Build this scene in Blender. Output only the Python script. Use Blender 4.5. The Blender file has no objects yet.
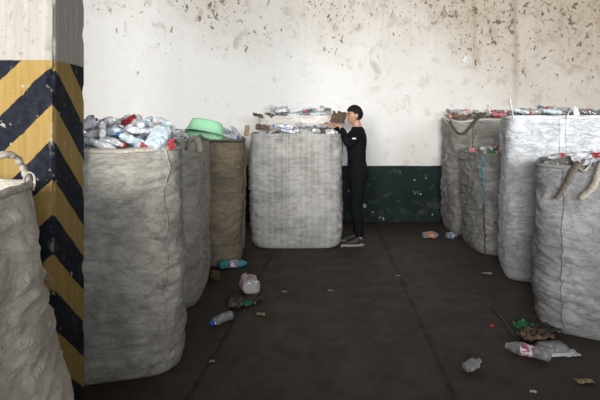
import bpy, bmesh, math, random
import numpy as np
from mathutils import Vector, Matrix, noise, Euler

PI = math.pi
S = bpy.context.scene
C = S.collection

# ------------------------------------------------------------------ camera
FPX, HZ, EYE = 520.0, 115.0, 1.6
cam = bpy.data.cameras.new('camera')
cam.sensor_width = 36.0
cam.lens = FPX / 600.0 * 36.0
cam.shift_y = -(200.0 - HZ) / 600.0
cam.clip_start = 0.05
camo = bpy.data.objects.new('camera', cam)
C.objects.link(camo)
camo.location = (0, 0, EYE)
camo.rotation_euler = (PI / 2, 0, 0)
S.camera = camo

# ------------------------------------------------------------------ world, light, exposure
W = bpy.data.worlds.new('world')
S.world = W
W.use_nodes = True
bg = W.node_tree.nodes['Background']
bg.inputs[0].default_value = (0.82, 0.89, 1.0, 1)
bg.inputs[1].default_value = 0.36


def area(name, loc, target, sx, sy, power, col, spread=PI):
    l = bpy.data.lights.new(name, 'AREA')
    l.shape = 'RECTANGLE'
    l.size, l.size_y, l.energy, l.color, l.spread = sx, sy, power, col, spread
    o = bpy.data.objects.new(name, l)
    C.objects.link(o)
    o.location = loc
    o.rotation_euler = (Vector(target) - Vector(loc)).to_track_quat('-Z', 'Y').to_euler()
    return o


area('daylight_opening', (-3.2, -17.0, 4.4), (-0.2, 6.0, 1.8), 9.0, 4.6, 2350, (1.0, 0.97, 0.93), PI * 0.6)
area('daylight_yard', (8.0, -17.0, 4.2), (1.8, 6.0, 1.6), 5.0, 3.6, 680, (0.84, 0.91, 1.0), PI * 0.6)

S.view_settings.view_transform = 'Standard'
S.view_settings.look = 'None'
S.view_settings.gamma = 1.0
S.view_settings.use_curve_mapping = False
S.view_settings.exposure = 0.0
S.cycles.use_denoising = True
S.cycles.max_bounces = 8
S.cycles.transparent_max_bounces = 24
S.cycles.sample_clamp_indirect = 4.0
S.cycles.caustics_reflective = False
S.cycles.caustics_refractive = False


# ------------------------------------------------------------------ helpers
def at(px, py, Y):
    """world point seen at a photograph position, at distance Y"""
    return Vector(((px - 300.0) / FPX * Y, Y, EYE - (py - HZ) / FPX * Y))


def tag(o, label=None, cat=None, group=None, kind=None):
    if label: o['label'] = label
    if cat: o['category'] = cat
    if group: o['group'] = group
    if kind: o['kind'] = kind
    return o


def empty(name, loc=(0, 0, 0), rz=0.0):
    o = bpy.data.objects.new(name, None)
    o.empty_display_size = 0.1
    C.objects.link(o)
    o.location = loc
    o.rotation_euler = (0, 0, rz)
    return o


def link(name, me, mat=None, parent=None, smooth=True):
    o = bpy.data.objects.new(name, me)
    C.objects.link(o)
    if mat is not None:
        for m in (mat if isinstance(mat, (list, tuple)) else [mat]):
            me.materials.append(m)
    if smooth and len(me.polygons):
        me.polygons.foreach_set('use_smooth', [True] * len(me.polygons))
    if parent is not None:
        o.parent = parent
    return o


def mesh(name, verts, faces):
    me = bpy.data.meshes.new(name)
    me.from_pydata([tuple(v) for v in verts], [], faces)
    me.validate()
    me.update()
    return me


def box_mesh(name, x0, x1, y0, y1, z0, z1, bev=0.0, seg=2):
    bm = bmesh.new()
    bmesh.ops.create_cube(bm, size=1.0)
    for v in bm.verts:
        v.co = Vector(((x0 + x1) / 2 + v.co.x * (x1 - x0), (y0 + y1) / 2 + v.co.y * (y1 - y0), (z0 + z1) / 2 + v.co.z * (z1 - z0)))
    if bev:
        bmesh.ops.bevel(bm, geom=bm.edges[:], offset=bev, segments=seg, affect='EDGES')
    me = bpy.data.meshes.new(name)
    bm.to_mesh(me)
    bm.free()
    return me


def grid_faces(nu, nv, closed_u=True):
    """nv rings of nu verts"""
    f = []
    for j in range(nv - 1):
        for i in range(nu if closed_u else nu - 1):
            a = j * nu + i
            b = j * nu + (i + 1) % nu
            f.append((a, b, b + nu, a + nu))
    return f


def smooth_path(pts, n=8):
    pts = [Vector(p) for p in pts]
    out = []
    for i in range(len(pts) - 1):
        p0 = pts[max(i - 1, 0)]; p1 = pts[i]; p2 = pts[i + 1]; p3 = pts[min(i + 2, len(pts) - 1)]
        for k in range(n):
            t = k / n
            out.append(0.5 * ((2 * p1) + (p2 - p0) * t + (2 * p0 - 5 * p1 + 4 * p2 - p3) * t * t + (3 * p1 - p0 - 3 * p2 + p3) * t ** 3))
    out.append(pts[-1])
    return out


def strap_mesh(name, pts, w, t, twist=0.0, rough=0.0, seg=10, n=8, side=None, seed=0):
    """closed elliptical section swept along a smoothed path: w wide, t thick"""
    P = smooth_path(pts, n)
    vs = []
    m = len(P)
    prev = None
    for i, p in enumerate(P):
        d = (P[min(i + 1, m - 1)] - P[max(i - 1, 0)]).normalized()
        if prev is None:
            s = Vector(side) if side is not None else (Vector((0, 1, 0)) if abs(d.y) < 0.8 else Vector((1, 0, 0)))
        else:
            s = prev
        s = (s - d * s.dot(d)).normalized()
        prev = s
        u = d.cross(s)
        a = twist * i / max(m - 1, 1)
        s2 = s * math.cos(a) + u * math.sin(a)
        u2 = d.cross(s2)
        k = 1.0 + rough * noise.noise(Vector((i * 0.35 + seed * 9.1, seed, 0.3)))
        for q in range(seg):
            an = 2 * PI * q / seg
            r = 1.0 + rough * 0.5 * noise.noise(p * 40 + Vector((q, seed, 0)))
            vs.append(p + s2 * (math.cos(an) * w * 0.5 * k * r) + u2 * (math.sin(an) * t * 0.5 * k * r))
    f = grid_faces(seg, m)
    f.append(tuple(range(seg))[::-1])
    f.append(tuple((m - 1) * seg + q for q in range(seg)))
    return mesh(name, vs, f)


# ------------------------------------------------------------------ node helpers
class NT:
    def __init__(self, name):
        self.m = bpy.data.materials.new(name)
        self.m.use_nodes = True
        self.t = self.m.node_tree
        self.t.nodes.clear()
        self.out = self.t.nodes.new('ShaderNodeOutputMaterial')

    def n(self, typ, ins=None, **kw):
        nd = self.t.nodes.new(typ)
        for k, v in kw.items():
            setattr(nd, k, v)
        for k, v in (ins or {}).items():
            self.set(nd.inputs[k], v)
        return nd

    def set(self, sock, v):
        if isinstance(v, bpy.types.NodeSocket):
            self.t.links.new(v, sock)
        elif isinstance(v, bpy.types.Node):
            self.t.links.new(v.outputs[0], sock)
        else:
            if sock.type == 'RGBA' and len(v) == 3:
                v = (*v, 1)
            sock.default_value = v

    def math(self, op, a, b=0.0, c=None, clamp=False):
        nd = self.n('ShaderNodeMath', operation=op, use_clamp=clamp)
        self.set(nd.inputs[0], a)
        self.set(nd.inputs[1], b)
        if c is not None: self.set(nd.inputs[2], c)
        return nd.outputs[0]

    def mix(self, f, a, b, blend='MIX'):
        nd = self.n('ShaderNodeMix', data_type='RGBA', blend_type=blend)
        self.set(nd.inputs[0], f)
        self.set(nd.inputs[6], a)
        self.set(nd.inputs[7], b)
        return nd.outputs[2]

    def ramp(self, v, lo, hi, a=0.0, b=1.0):
        nd = self.n('ShaderNodeMapRange', {0: v, 1: lo, 2: hi, 3: a, 4: b}, clamp=True)
        return nd.outputs[0]

    def coord(self, scale=(1, 1, 1), loc=(0, 0, 0), rot=(0, 0, 0)):
        if not hasattr(self, 'tc'):
            self.tc = self.n('ShaderNodeTexCoord')
        mp = self.n('ShaderNodeMapping', {0: self.tc.outputs['Object'], 1: loc, 2: rot, 3: scale})
        return mp.outputs[0]

    def noise(self, vec, scale, detail=4, rough=0.55, dist=0.0):
        nd = self.n('ShaderNodeTexNoise', {'Vector': vec, 'Scale': scale, 'Detail': detail, 'Roughness': rough, 'Distortion': dist})
        return nd.outputs[0]

    def principled(self, col, rough=0.8, bump=None, bstr=0.3, bdist=0.01, **ins):
        p = self.n('ShaderNodeBsdfPrincipled', {'Base Color': col, 'Roughness': rough})
        for k, v in ins.items():
            self.set(p.inputs[k.replace('_', ' ')], v)
        if bump is not None:
            b = self.n('ShaderNodeBump', {'Strength': bstr, 'Distance': bdist, 'Height': bump})
            self.set(p.inputs['Normal'], b.outputs[0])
        self.t.links.new(p.outputs[0], self.out.inputs[0])
        return p


def plain(name, col, rough=0.6, var=0.15, scale=30.0, **ins):
    t = NT(name)
    n = t.noise(t.coord(), scale, 4)
    f = t.ramp(n, 0.3, 0.7)
    c = t.mix(f, tuple(x * (1 - var) for x in col), tuple(min(1, x * (1 + var)) for x in col))
    t.principled(c, rough, n, 0.15, 0.004, **ins)
    return t.m


# ------------------------------------------------------------------ structure materials
def wall_material():
    t = NT('plaster_wall')
    co = t.coord()
    sep = t.n('ShaderNodeSeparateXYZ', {0: co})
    x, z = sep.outputs[0], sep.outputs[2]
    big = t.noise(co, 0.7, 5, 0.6)
    fine = t.noise(co, 9.0, 6, 0.65)
    # damp tan tint: strongest high up and towards the right
    high = t.math('ADD', t.math('MULTIPLY', t.math('SUBTRACT', z, 2.15), 0.42), t.math('MULTIPLY', t.math('ADD', x, 0.2), 0.13))
    tanf = t.ramp(t.math('ADD', high, t.math('MULTIPLY', t.math('SUBTRACT', big, 0.5), 1.3)), 0.0, 0.9)
    base = t.mix(tanf, (0.70, 0.70, 0.69), (0.47, 0.415, 0.34))
    base = t.mix(t.ramp(fine, 0.35, 0.75, 0, 0.25), base, (0.60, 0.55, 0.48))
    # vertical drip streaks
    st = t.noise(t.coord((5.0, 1, 0.35)), 1.6, 5, 0.7)
    stf = t.math('MULTIPLY', t.ramp(st, 0.56, 0.75), t.ramp(high, 0.05, 0.8, 0.0, 0.6))
    base = t.mix(stf, base, (0.36, 0.29, 0.21))
    # two long rusty runs
    for (x0, zl, wd) in ((2.62, 2.2, 0.05), (3.22, 1.5, 0.07), (0.5, 2.9, 0.03)):
        wv = t.math('ABSOLUTE', t.math('ADD', t.math('SUBTRACT', x, x0), t.math('MULTIPLY', t.math('SUBTRACT', t.noise(co, 3.0, 4), 0.5), 0.12)))
        rn = t.math('MULTIPLY', t.ramp(wv, 0.0, wd, 0.55, 0.0), t.ramp(z, zl, zl + 0.8))
        base = t.mix(rn, base, (0.27, 0.205, 0.145))
    # mould specks
    dens = t.ramp(t.math('ADD', t.math('ADD', t.math('MULTIPLY', t.math('SUBTRACT', z, 1.6), 0.46), t.math('MULTIPLY', x, 0.09)), t.math('MULTIPLY', t.math('SUBTRACT', big, 0.5), 1.5)), -0.1, 0.9)
    def specks(scale, lo, hi, loc, col, b, amt):
        n1 = t.noise(t.coord((1, 1, 0.8), loc), scale, 3, 0.55, 0.6)
        thr = t.math('SUBTRACT', n1, t.math('MULTIPLY', t.math('SUBTRACT', 1.0, dens), 0.16))
        return t.mix(t.math('MULTIPLY', t.ramp(thr, lo, hi), amt), b, col)
    base = specks(4.0, 0.52, 0.66, (0, 0, 0), (0.36, 0.30, 0.235), base, 0.55)
    base = specks(12.0, 0.60, 0.66, (3, 0, 1), (0.12, 0.09, 0.065), base, 0.85)
    base = specks(23.0, 0.605, 0.65, (7, 0, 5), (0.09, 0.065, 0.048), base, 0.85)
    base = specks(9.0, 0.60, 0.68, (1, 0, 9), (0.14, 0.10, 0.07), base, 0.8)
    # faint smudges lower down, mostly to the right
    sm = t.noise(t.coord((1, 1, 1), (4, 0, 2)), 6.0, 4, 0.6)
    base = t.mix(t.math('MULTIPLY', t.ramp(sm, 0.56, 0.70), t.ramp(x, -1.5, 2.5, 0.05, 0.4)), base, (0.33, 0.29, 0.24))
    # green dado
    edge = t.math('ADD', z, t.math('MULTIPLY', t.math('SUBTRACT', t.noise(co, 4.0, 3), 0.5), 0.02))
    df = t.ramp(edge, 0.838, 0.842, 1.0, 0.0)
    g = t.mix(t.ramp(t.noise(co, 2.4, 5, 0.65), 0.3, 0.75), (0.0035, 0.012, 0.0105), (0.010, 0.024, 0.021))
    gz = t.ramp(z, 0.05, 0.55, 0.10, 0.0)
    chip = t.ramp(t.math('ADD', t.noise(t.coord((1, 1, 1.4), (2, 0, 3)), 5.5, 6, 0.75), gz), 0.57, 0.72, 0, 0.7)
    g = t.mix(chip, g, (0.055, 0.07, 0.067))
    chip2 = t.ramp(t.noise(t.coord((1, 1, 0.8), (12, 0, 3)), 13, 2, 0.5), 0.69, 0.72)
    g = t.mix(chip2, g, (0.33, 0.36, 0.37))
    col = t.mix(df, base, g)
    h = t.math('ADD', fine, t.math('MULTIPLY', t.noise(co, 40, 3), 0.4))
    t.principled(col, t.ramp(df, 0, 1, 0.9, 0.7), h, 0.25, 0.01, Specular_IOR_Level=0.2)
    return t.m


def floor_material():
    t = NT('dirty_concrete')
    co = t.coord()
    sep = t.n('ShaderNodeSeparateXYZ', {0: co})
    x, y = sep.outputs[0], sep.outputs[1]
    big = t.noise(co, 0.9, 6, 0.65)
    mid = t.noise(co, 4.5, 6, 0.7, 0.4)
    fine = t.noise(co, 38, 4, 0.6)
    c = t.mix(t.ramp(big, 0.3, 0.7), (0.027, 0.019, 0.015), (0.058, 0.042, 0.033))
    c = t.mix(t.ramp(mid, 0.45, 0.75, 0, 0.6), c, (0.020, 0.016, 0.014))
    c = t.mix(t.ramp(fine, 0.58, 0.78, 0, 0.45), c, (0.085, 0.068, 0.056))
    # joints between slabs
    wob = t.math('MULTIPLY', t.math('SUBTRACT', t.noise(co, 3.0, 5, 0.7), 0.5), 0.06)
    jl = None
    for (a, b) in ((-0.945, 0.105), (0.73, 0.05), (2.6, 0.06), (-2.7, 0.1)):
        d = t.math('ABSOLUTE', t.math('ADD', t.math('SUBTRACT', x, t.math('MULTIPLY_ADD', y, b, a)), wob))
        j = t.ramp(d, 0.006, 0.030, 1.0, 0.0)
        jl = j if jl is None else t.math('MAXIMUM', jl, j)
    jl = t.math('MULTIPLY', jl, t.ramp(mid, 0.3, 0.6, 0.6, 1.0))
    c = t.mix(jl, c, (0.006, 0.005, 0.0045))
    h = t.math('SUBTRACT', t.math('ADD', t.math('MULTIPLY', fine, 0.4), mid), jl)
    t.principled(c, t.ramp(mid, 0.3, 0.8, 0.55, 0.85), h, 0.35, 0.012)
    return t.m


def pillar_material():
    """concrete column painted with black and yellow chevron bands up to eye height; object origin is the near right corner"""
    t = NT('hazard_striped_concrete')
    co = t.coord()
    sep = t.n('ShaderNodeSeparateXYZ', {0: co})
    x, y, z = sep.outputs
    grain = t.noise(t.coord((30, 30, 2.0)), 1.0, 5, 0.7)
    pit = t.noise(co, 26, 5, 0.7)
    conc = t.mix(t.ramp(grain, 0.3, 0.72), (0.36, 0.335, 0.30), (0.50, 0.475, 0.435))
    conc = t.mix(t.ramp(pit, 0.56, 0.70, 0, 0.65), conc, (0.17, 0.145, 0.12))
    # dusty brown face on the aisle side
    geo = t.n('ShaderNodeNewGeometry')
    wob = t.math('MULTIPLY', t.math('SUBTRACT', t.noise(co, 7, 5, 0.7), 0.5), 0.035)
    s = t.math('ADD', t.math('ADD', z, t.math('MULTIPLY', x, -1.0)), t.math('MULTIPLY', y, 0.86))
    s = t.math('ADD', s, wob)
    fr = t.math('FRACT', t.math('DIVIDE', t.math('SUBTRACT', 6 * 0.377 + 1.862, s), 0.377))
    blk = t.math('MULTIPLY', t.ramp(fr, 0.0, 0.012), t.ramp(fr, 0.528, 0.54, 1, 0))
    yel = t.mix(t.ramp(grain, 0.3, 0.75), (0.30, 0.195, 0.055), (0.43, 0.30, 0.105))
    bl = t.mix(t.ramp(pit, 0.4, 0.7), (0.009, 0.011, 0.018), (0.024, 0.027, 0.038))
    paint = t.mix(blk, yel, bl)
    chip = t.ramp(t.noise(t.coord((1, 1, 1), (5, 2, 1)), 17, 5, 0.75), 0.63, 0.66)
    cd = t.ramp(t.math('ADD', t.math('ABSOLUTE', x), t.math('ABSOLUTE', y)), 0.0, 0.03, 1, 0)
    cchip = t.math('MULTIPLY', cd, t.ramp(t.noise(co, 9, 4, 0.7), 0.52, 0.60))
    paint = t.mix(t.math('MAXIMUM', chip, cchip), paint, (0.50, 0.47, 0.43))
    scuff = t.ramp(t.noise(t.coord((9, 9, 2)), 1.5, 6, 0.8), 0.55, 0.8, 0, 0.35)
    paint = t.mix(scuff, paint, (0.24, 0.20, 0.15))
    pm = t.ramp(t.math('ADD', z, t.math('MULTIPLY', wob, 0.5)), 1.874, 1.88, 1, 0)
    col = t.mix(pm, conc, paint)
    h = t.math('ADD', grain, t.math('MULTIPLY', pit, 0.7))
    t.principled(col, 0.85, h, 0.45, 0.012, Specular_IOR_Level=0.2)
    return t.m


M_wall = wall_material()
M_floor = floor_material()
M_pillar = pillar_material()
M_plain_wall = plain('whitewashed_block', (0.52, 0.50, 0.46), 0.9, 0.1, 3)
M_ceiling = plain('sheet_roof', (0.30, 0.29, 0.28), 0.8, 0.1, 2)

# ------------------------------------------------------------------ structure
XL, XR, YB, YF, ZC = -4.6, 5.2, 7.78, -4.0, 5.0
tag(link('floor', box_mesh('floor', XL - .2, XR + .2, YF, YB + .2, -0.2, 0.0), M_floor, smooth=False), kind='structure')
tag(link('wall_back', box_mesh('wall_back', XL - .2, XR + .2, YB, YB + .2, 0.0, ZC), M_wall, smooth=False), kind='structure')
tag(link('wall_left', box_mesh('wall_left', XL - .2, XL, YF, YB, 0.0, ZC), M_plain_wall, smooth=False), kind='structure')
tag(link('wall_right', box_mesh('wall_right', XR, XR + .2, YF, YB, 0.0, ZC), M_plain_wall, smooth=False), kind='structure')
tag(link('shade_wall_front', box_mesh('shade_wall_front', XL - .2, XR + .2, YF, YF + .2, 0.0, 1.80), M_plain_wall, smooth=False), kind='structure')  # unseen low wall, added to keep daylight off the floor and lower sacks
tag(link('ceiling', box_mesh('ceiling', XL - .2, XR + .2, YF, YB + .2, ZC, ZC + .2), M_ceiling, smooth=False), kind='structure')


def pillar():
    # square column with a worn, chipped near corner
    w, d = 0.44, 0.375
    per = []
    N = 26
    def side(p, q, n):
        for i in range(n):
            per.append(Vector(p).lerp(Vector(q), i / n))
    side((-w, 0, 0), (0, 0, 0), N)
    side((0, 0, 0), (0, d, 0), N)
    side((0, d, 0), (-w, d, 0), 8)
    side((-w, d, 0), (-w, 0, 0), 8)
    n = len(per)
    zs = np.linspace(0, ZC, 240)
    vs = []
    for z in zs:
        for p in per:
            dx = min(abs(p.x), 1); dc = abs(p.x) + abs(p.y)
            k = math.exp(-(dc / 0.022) ** 2)
            a = max(0, noise.noise(Vector((p.x * 6, p.y * 6, z * 7.0)))) * 0.034 + 0.006
            b = noise.noise(Vector((p.x * 30, p.y * 30, z * 22))) * 0.0016
            # board-mark groove on the front face
            g = -0.004 if (abs(p.x + 0.148) < 0.009 and p.y < 1e-4) else 0.0
            kb = math.exp(-((abs(p.x) + abs(p.y - d)) / 0.016) ** 2) * max(0, noise.noise(Vector((3, 8, z * 9)))) * 0.018
            vs.append((p.x - k * a - kb, p.y + k * a + b - g - kb, z))
    f = grid_faces(n, len(zs))
    f.append(tuple(range(n))[::-1]); f.append(tuple((len(zs) - 1) * n + i for i in range(n)))
    o = link('pillar', mesh('pillar', vs, f), M_pillar, smooth=False)
    o.location = (-1.245, 2.62, 0)
    tag(o, 'square concrete pillar painted with black and yellow chevrons', 'pillar', kind='structure')


pillar()


# ------------------------------------------------------------------ sacks
def sack_material(name, light, dark, dirt=0.5, seed=0.0, stain=(0.07, 0.065, 0.06), bands=0.0, bump=0.5, stain_lo=0.58):
    t = NT(name)
    L = (seed * 3.7, seed * 1.9, seed * 2.3)
    co = t.coord((1, 1, 1), L)
    horiz = t.noise(t.coord((1.6, 1.6, 9.0), L), 2.2, 6, 0.65, 0.5)
    big = t.noise(co, 2.4, 6, 0.65)
    blotch = t.noise(t.coord((1, 1, 1.3), (L[1], L[2], L[0])), 4.2, 6, 0.7, 0.3)
    light = tuple(v * 1.26 for v in light)
    dark = tuple(v * 0.97 for v in dark)
    c = t.mix(t.ramp(big, 0.34, 0.66), dark, light)
    # grime caught along fold lines, and cloudy scuffing
    ln = t.noise(t.coord((1.5, 1.5, 3.2), (L[2], L[0], L[1])), 4.0, 5, 0.62, 0.8)
    lf = t.ramp(t.math('ABSOLUTE', t.math('SUBTRACT', ln, 0.5)), 0.0, 0.035, 1.0, 0.0)
    c = t.mix(t.math('MULTIPLY', lf, 0.06 + 0.32 * dirt), c, tuple(v * 0.45 for v in dark))
    mot = t.noise(t.coord((1, 1, 1.2), (L[1], L[0], L[2])), 11.0, 6, 0.72)
    c = t.mix(t.ramp(mot, 0.50, 0.72, 0.0, 0.25 + 0.35 * dirt), c, tuple(v * 0.6 for v in dark))
    c = t.mix(t.ramp(mot, 0.46, 0.30, 0.0, 0.35), c, tuple(min(0.85, v * 1.2) for v in light))
    c = t.mix(t.ramp(horiz, 0.48, 0.75, 0, 0.45 * dirt + 0.1), c, tuple(v * 0.55 for v in dark))
    c = t.mix(t.ramp(blotch, stain_lo, stain_lo + 0.16, 0, dirt), c, stain)
    # woven tape threads
    wa = t.n('ShaderNodeTexWave', {'Vector': co, 'Scale': 26.0, 'Distortion': 1.2, 'Detail': 2.0}, wave_type='BANDS', bands_direction='Z')
    wb = t.n('ShaderNodeTexWave', {'Vector': co, 'Scale': 22.0, 'Distortion': 1.0, 'Detail': 2.0}, wave_type='BANDS', bands_direction='DIAGONAL')
    wv = t.math('ADD', t.math('MULTIPLY', wa.outputs[1], 0.5), t.math('MULTIPLY', wb.outputs[1], 0.35))
    c = t.mix(t.ramp(wv, 0.2, 0.8, 0.0, 0.05), c, tuple(v * 0.6 for v in dark))
    if bands:
        wc = t.n('ShaderNodeTexWave', {'Vector': t.coord((1, 0.3, 0.02), L), 'Scale': 4.2, 'Distortion': 1.6, 'Detail': 2.0}, wave_type='BANDS', bands_direction='X')
        c = t.mix(t.ramp(wc.outputs[1], 0.7, 1.0, 0, bands), c, tuple(min(1, v * 1.35) for v in light))
    sc = t.noise(co, 32, 4, 0.7)
    c = t.mix(t.ramp(sc, 0.55, 0.75, 0, 0.3), c, tuple(v * 0.6 for v in dark))
    h = t.math('ADD', t.math('SUBTRACT', t.math('MULTIPLY', horiz, 1.5), t.math('MULTIPLY', lf, 0.35)), t.math('ADD', t.math('MULTIPLY', sc, 0.5), t.math('MULTIPLY', wv, 0.05)))
    t.principled(c, 0.75, h, bump, 0.02)
    return t.m


class Sack:
    """woven bulk sack; local frame: origin at the floor in its middle, front towards -y"""

    def __init__(s, label, x, y, w, d, h, mat, yaw=0.0, seed=1, bulge=0.03, crease=1.0, n=5.0, foot=0.10, footr=0.20, lean=(0, 0), rim=None, lumps=1.0, waist=None, fill=-0.06, dome=0.05, cat='sack', name='bulk_sack'):
        s.x, s.y, s.w, s.d, s.h, s.seed, s.n = x, y, w, d, h, seed, n
        s.bulge, s.crease, s.foot, s.lean, s.rim, s.lumps, s.waist = bulge, crease, foot, lean, rim, lumps, waist
        s.mat = mat
        s.fill, s.dome, s.footr = fill, dome, footr
        s.root = empty(name, (x, y, 0), yaw)
        s.yaw = yaw
        tag(s.root, label, cat, 'woven bulk sacks of plastic bottles')
        s.body()

    def top(s, th):
        r = s.h
        if s.rim: r += s.rim(th)
        r += 0.010 * noise.noise(Vector((math.cos(th) * 2.2, math.sin(th) * 2.2, s.seed * 5.0)))
        r += 0.006 * noise.noise(Vector((math.cos(th) * 9, math.sin(th) * 9, s.seed * 5.0)))
        return r

    def pt(s, th, v, off=0.0):
        """v 0..1 from floor to rim"""
        c, si = math.cos(th), math.sin(th)
        nn = s.n - 1.2 * (1 - v) * 0.6
        rad = (abs(c) ** nn + abs(si) ** nn) ** (-1.0 / nn)
        z = v * s.top(th)
        k = 1.0
        zf = z / s.footr
        if zf < 1: k -= s.foot * (1 - math.sqrt(max(0, 1 - (1 - zf) ** 2)))
        k += s.bulge * math.sin(PI * min(1, max(0, (v * 0.95))) ** 0.8)
        if s.waist: k += s.waist(th, v)
        sd = s.seed * 11.3
        X, Y = c * rad * s.w / 2, si * rad * s.d / 2
        q = Vector((X + sd, Y - sd, z))
        amp = s.crease * (0.35 + 0.65 * min(1, v / 0.15)) if v < 0.15 else s.crease
        amp *= 1.0 if v < 0.9 else max(0.25, 1 - (v - 0.9) * 7.5)
        warp = noise.noise(q * 2.3) * 0.25
        r1 = noise.noise(Vector((q.x * 2.1, q.y * 2.1, (z + warp * 0.4) * 8.0)))
        r2 = 1 - abs(noise.noise(Vector((q.x * 3.0 + 7, q.y * 3.0, (z + warp * 0.5) * 13.0))))
        r3 = 1 - abs(noise.noise(Vector((q.x * 7.0 + 3, q.y * 7.0, (z + warp) * 15.0))))
        r4 = noise.noise(Vector((q.x * 12, q.y * 12, (z + warp) * 26.0)))
        l1 = noise.noise(q * 3.2)
        l2 = noise.noise(q * 7.5 + Vector((4, 4, 4)))
        l3 = noise.noise(q * 1.5 + Vector((9, 1, 2)))
        dsp = amp * (0.007 * r1 + 0.010 * (r2 ** 4 - 0.35) + 0.012 * (r3 ** 5 - 0.3) + 0.0055 * r4) + s.lumps * amp * (0.016 * l1 + 0.012 * l2) + 0.030 * l3 * min(1, v * 4)
        L = math.hypot(X, Y) or 1.0
        X, Y = X * k, Y * k
        ox, oy = X / L, Y / L
        X += ox * (dsp + off) + s.lean[0] * v
        Y += oy * (dsp + off) + s.lean[1] * v
        return Vector((X, Y, z))

    def body(s):
        nu, nv = 190, 130
        vs = []
        for j in range(nv):
            v = j / (nv - 1)
            for i in range(nu):
                p = s.pt(2 * PI * i / nu, v)
                vs.append(p)
        # rolled rim and inside wall
        for (dv, off) in ((0.004, -0.006), (0.0, -0.013), (-0.05, -0.016), (-0.14, -0.02), (-0.24, -0.03)):
            for i in range(nu):
                th = 2 * PI * i / nu
                p = s.pt(th, 1.0, off)
                p.z += dv
                vs.append(p)
        f = grid_faces(nu, nv + 5)
        f.append(tuple(range(nu))[::-1])
        s.bodyo = link('sack_body', mesh('sack_body', vs, f), s.mat, s.root)

    def line(s, th0, th1, v0, v1, off=0.006, n=40, wob=0.02):
        out = []
        for i in range(n + 1):
            u = i / n
            th = th0 + (th1 - th0) * u + wob * noise.noise(Vector((u * 7, s.seed, th0)))
            out.append(s.pt(th, v0 + (v1 - v0) * u, off))
        return out

    def cord(s, name, mat, th, v0=0.03, v1=0.99, w=0.014, t=0.010, wob=0.03, label=None, off=0.005, th1=None):
        pts = s.line(th, th if th1 is None else th1, v0, v1, off, 46, wob)
        o = link(name, strap_mesh(name, pts, w, t, rough=0.35, n=2, seg=8, seed=s.seed), mat, s.root)
        if label: o['label'] = label
        return o

    def hem(s, mat, off=0.004, w=0.022, th0=0.0, th1=2 * PI):
        pts = [s.pt(th0 + (th1 - th0) * i / 90, 0.988, off) for i in range(91)]
        link('rim_hem', strap_mesh('rim_hem', pts, w, 0.010, n=1, seg=8, rough=0.25, side=(0, 0, 1), seed=s.seed), mat, s.root)

    def world(s, p):
        return Matrix.Translation((s.x, s.y, 0)) @ Matrix.Rotation(s.yaw, 4, 'Z') @ Vector(p)

    def local(s, p):
        return (Matrix.Translation((s.x, s.y, 0)) @ Matrix.Rotation(s.yaw, 4, 'Z')).inverted() @ Vector(p)

    def strap(s, name, mat, wpts, w, t, twist=0.0, rough=0.25, label=None, seed=0):
        o = link(name, strap_mesh(name, [s.local(p) for p in wpts], w, t, twist, rough, seg=10, n=8, seed=seed), mat, s.root)
        if label: o['label'] = label
        return o

    def fill_z(s, lx, ly):
        """height of the packed plastic under the heap, local xy"""
        a = min(1, max(abs(lx - s.lean[0]) / (s.w / 2), abs(ly - s.lean[1]) / (s.d / 2)))
        return s.h + s.fill + s.dome * (1 - a ** 2.5)

    def inside(s, lx, ly, r):
        p = s.pt(math.atan2(ly * s.w, lx * s.d) if 0 else math.atan2(ly / s.d, lx / s.w), 1.0)
        return math.hypot(lx, ly) + r < math.hypot(p.x, p.y)

    def fill_mesh(s, mat):
        n = 44
        vs = []
        for j in range(n):
            for i in range(n):
                u, v = i / (n - 1) * 2 - 1, j / (n - 1) * 2 - 1
                # squircle mapping of the unit square, kept inside the rim
                th = math.atan2(v, u)
                k = max(abs(u), abs(v))
                r = s.pt(th, 1.0, -0.022)
                x, y = r.x * k + s.lean[0] * (1 - k), r.y * k + s.lean[1] * (1 - k)
                z = s.fill_z(x, y) - 0.01 + 0.018 * noise.noise(Vector((x * 14, y * 14, s.seed))) * (1 if k < .95 else 0)
                vs.append((x, y, z))
        f = [(j * n + i, j * n + i + 1, (j + 1) * n + i + 1, (j + 1) * n + i) for j in range(n - 1) for i in range(n - 1)]
        o = link('packed_plastic', mesh('packed_plastic', vs, f), mat, s.root)
        o['kind'] = 'stuff'
        return o


M_sackA = sack_material('woven_sack_beige', (0.68, 0.635, 0.55), (0.51, 0.47, 0.40), 0.35, 1.0)
M_sackB = sack_material('woven_sack_grey', (0.405, 0.385, 0.34), (0.305, 0.285, 0.25), 0.75, 2.0, stain_lo=0.56)
M_sackC = sack_material('woven_sack_dull', (0.42, 0.395, 0.34), (0.31, 0.29, 0.245), 0.5, 3.0)
M_sackD = sack_material('woven_sack_brown', (0.29, 0.23, 0.155), (0.185, 0.148, 0.10), 0.6, 4.0)
M_sackE = sack_material('woven_sack_striped', (0.41, 0.40, 0.375), (0.295, 0.288, 0.268), 0.5, 5.0, bands=0.16, bump=0.3, stain_lo=0.54)
M_sackF = sack_material('woven_sack_cream', (0.66, 0.63, 0.58), (0.50, 0.47, 0.43), 0.3, 6.0)
M_sackG = sack_material('woven_sack_smoke', (0.335, 0.325, 0.305), (0.22, 0.215, 0.20), 0.8, 7.0, stain_lo=0.56)
M_sackH = sack_material('woven_sack_ash', (0.31, 0.305, 0.295), (0.19, 0.187, 0.18), 0.85, 8.0, stain_lo=0.54)
M_sackI = sack_material('woven_sack_white', (0.67, 0.70, 0.735), (0.58, 0.605, 0.64), 0.12, 9.0, stain=(0.40, 0.41, 0.42), bump=0.75)
M_sackJ = sack_material('woven_sack_pale', (0.335, 0.335, 0.338), (0.24, 0.24, 0.243), 0.75, 10.0, stain=(0.10, 0.10, 0.10), stain_lo=0.57)
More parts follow.
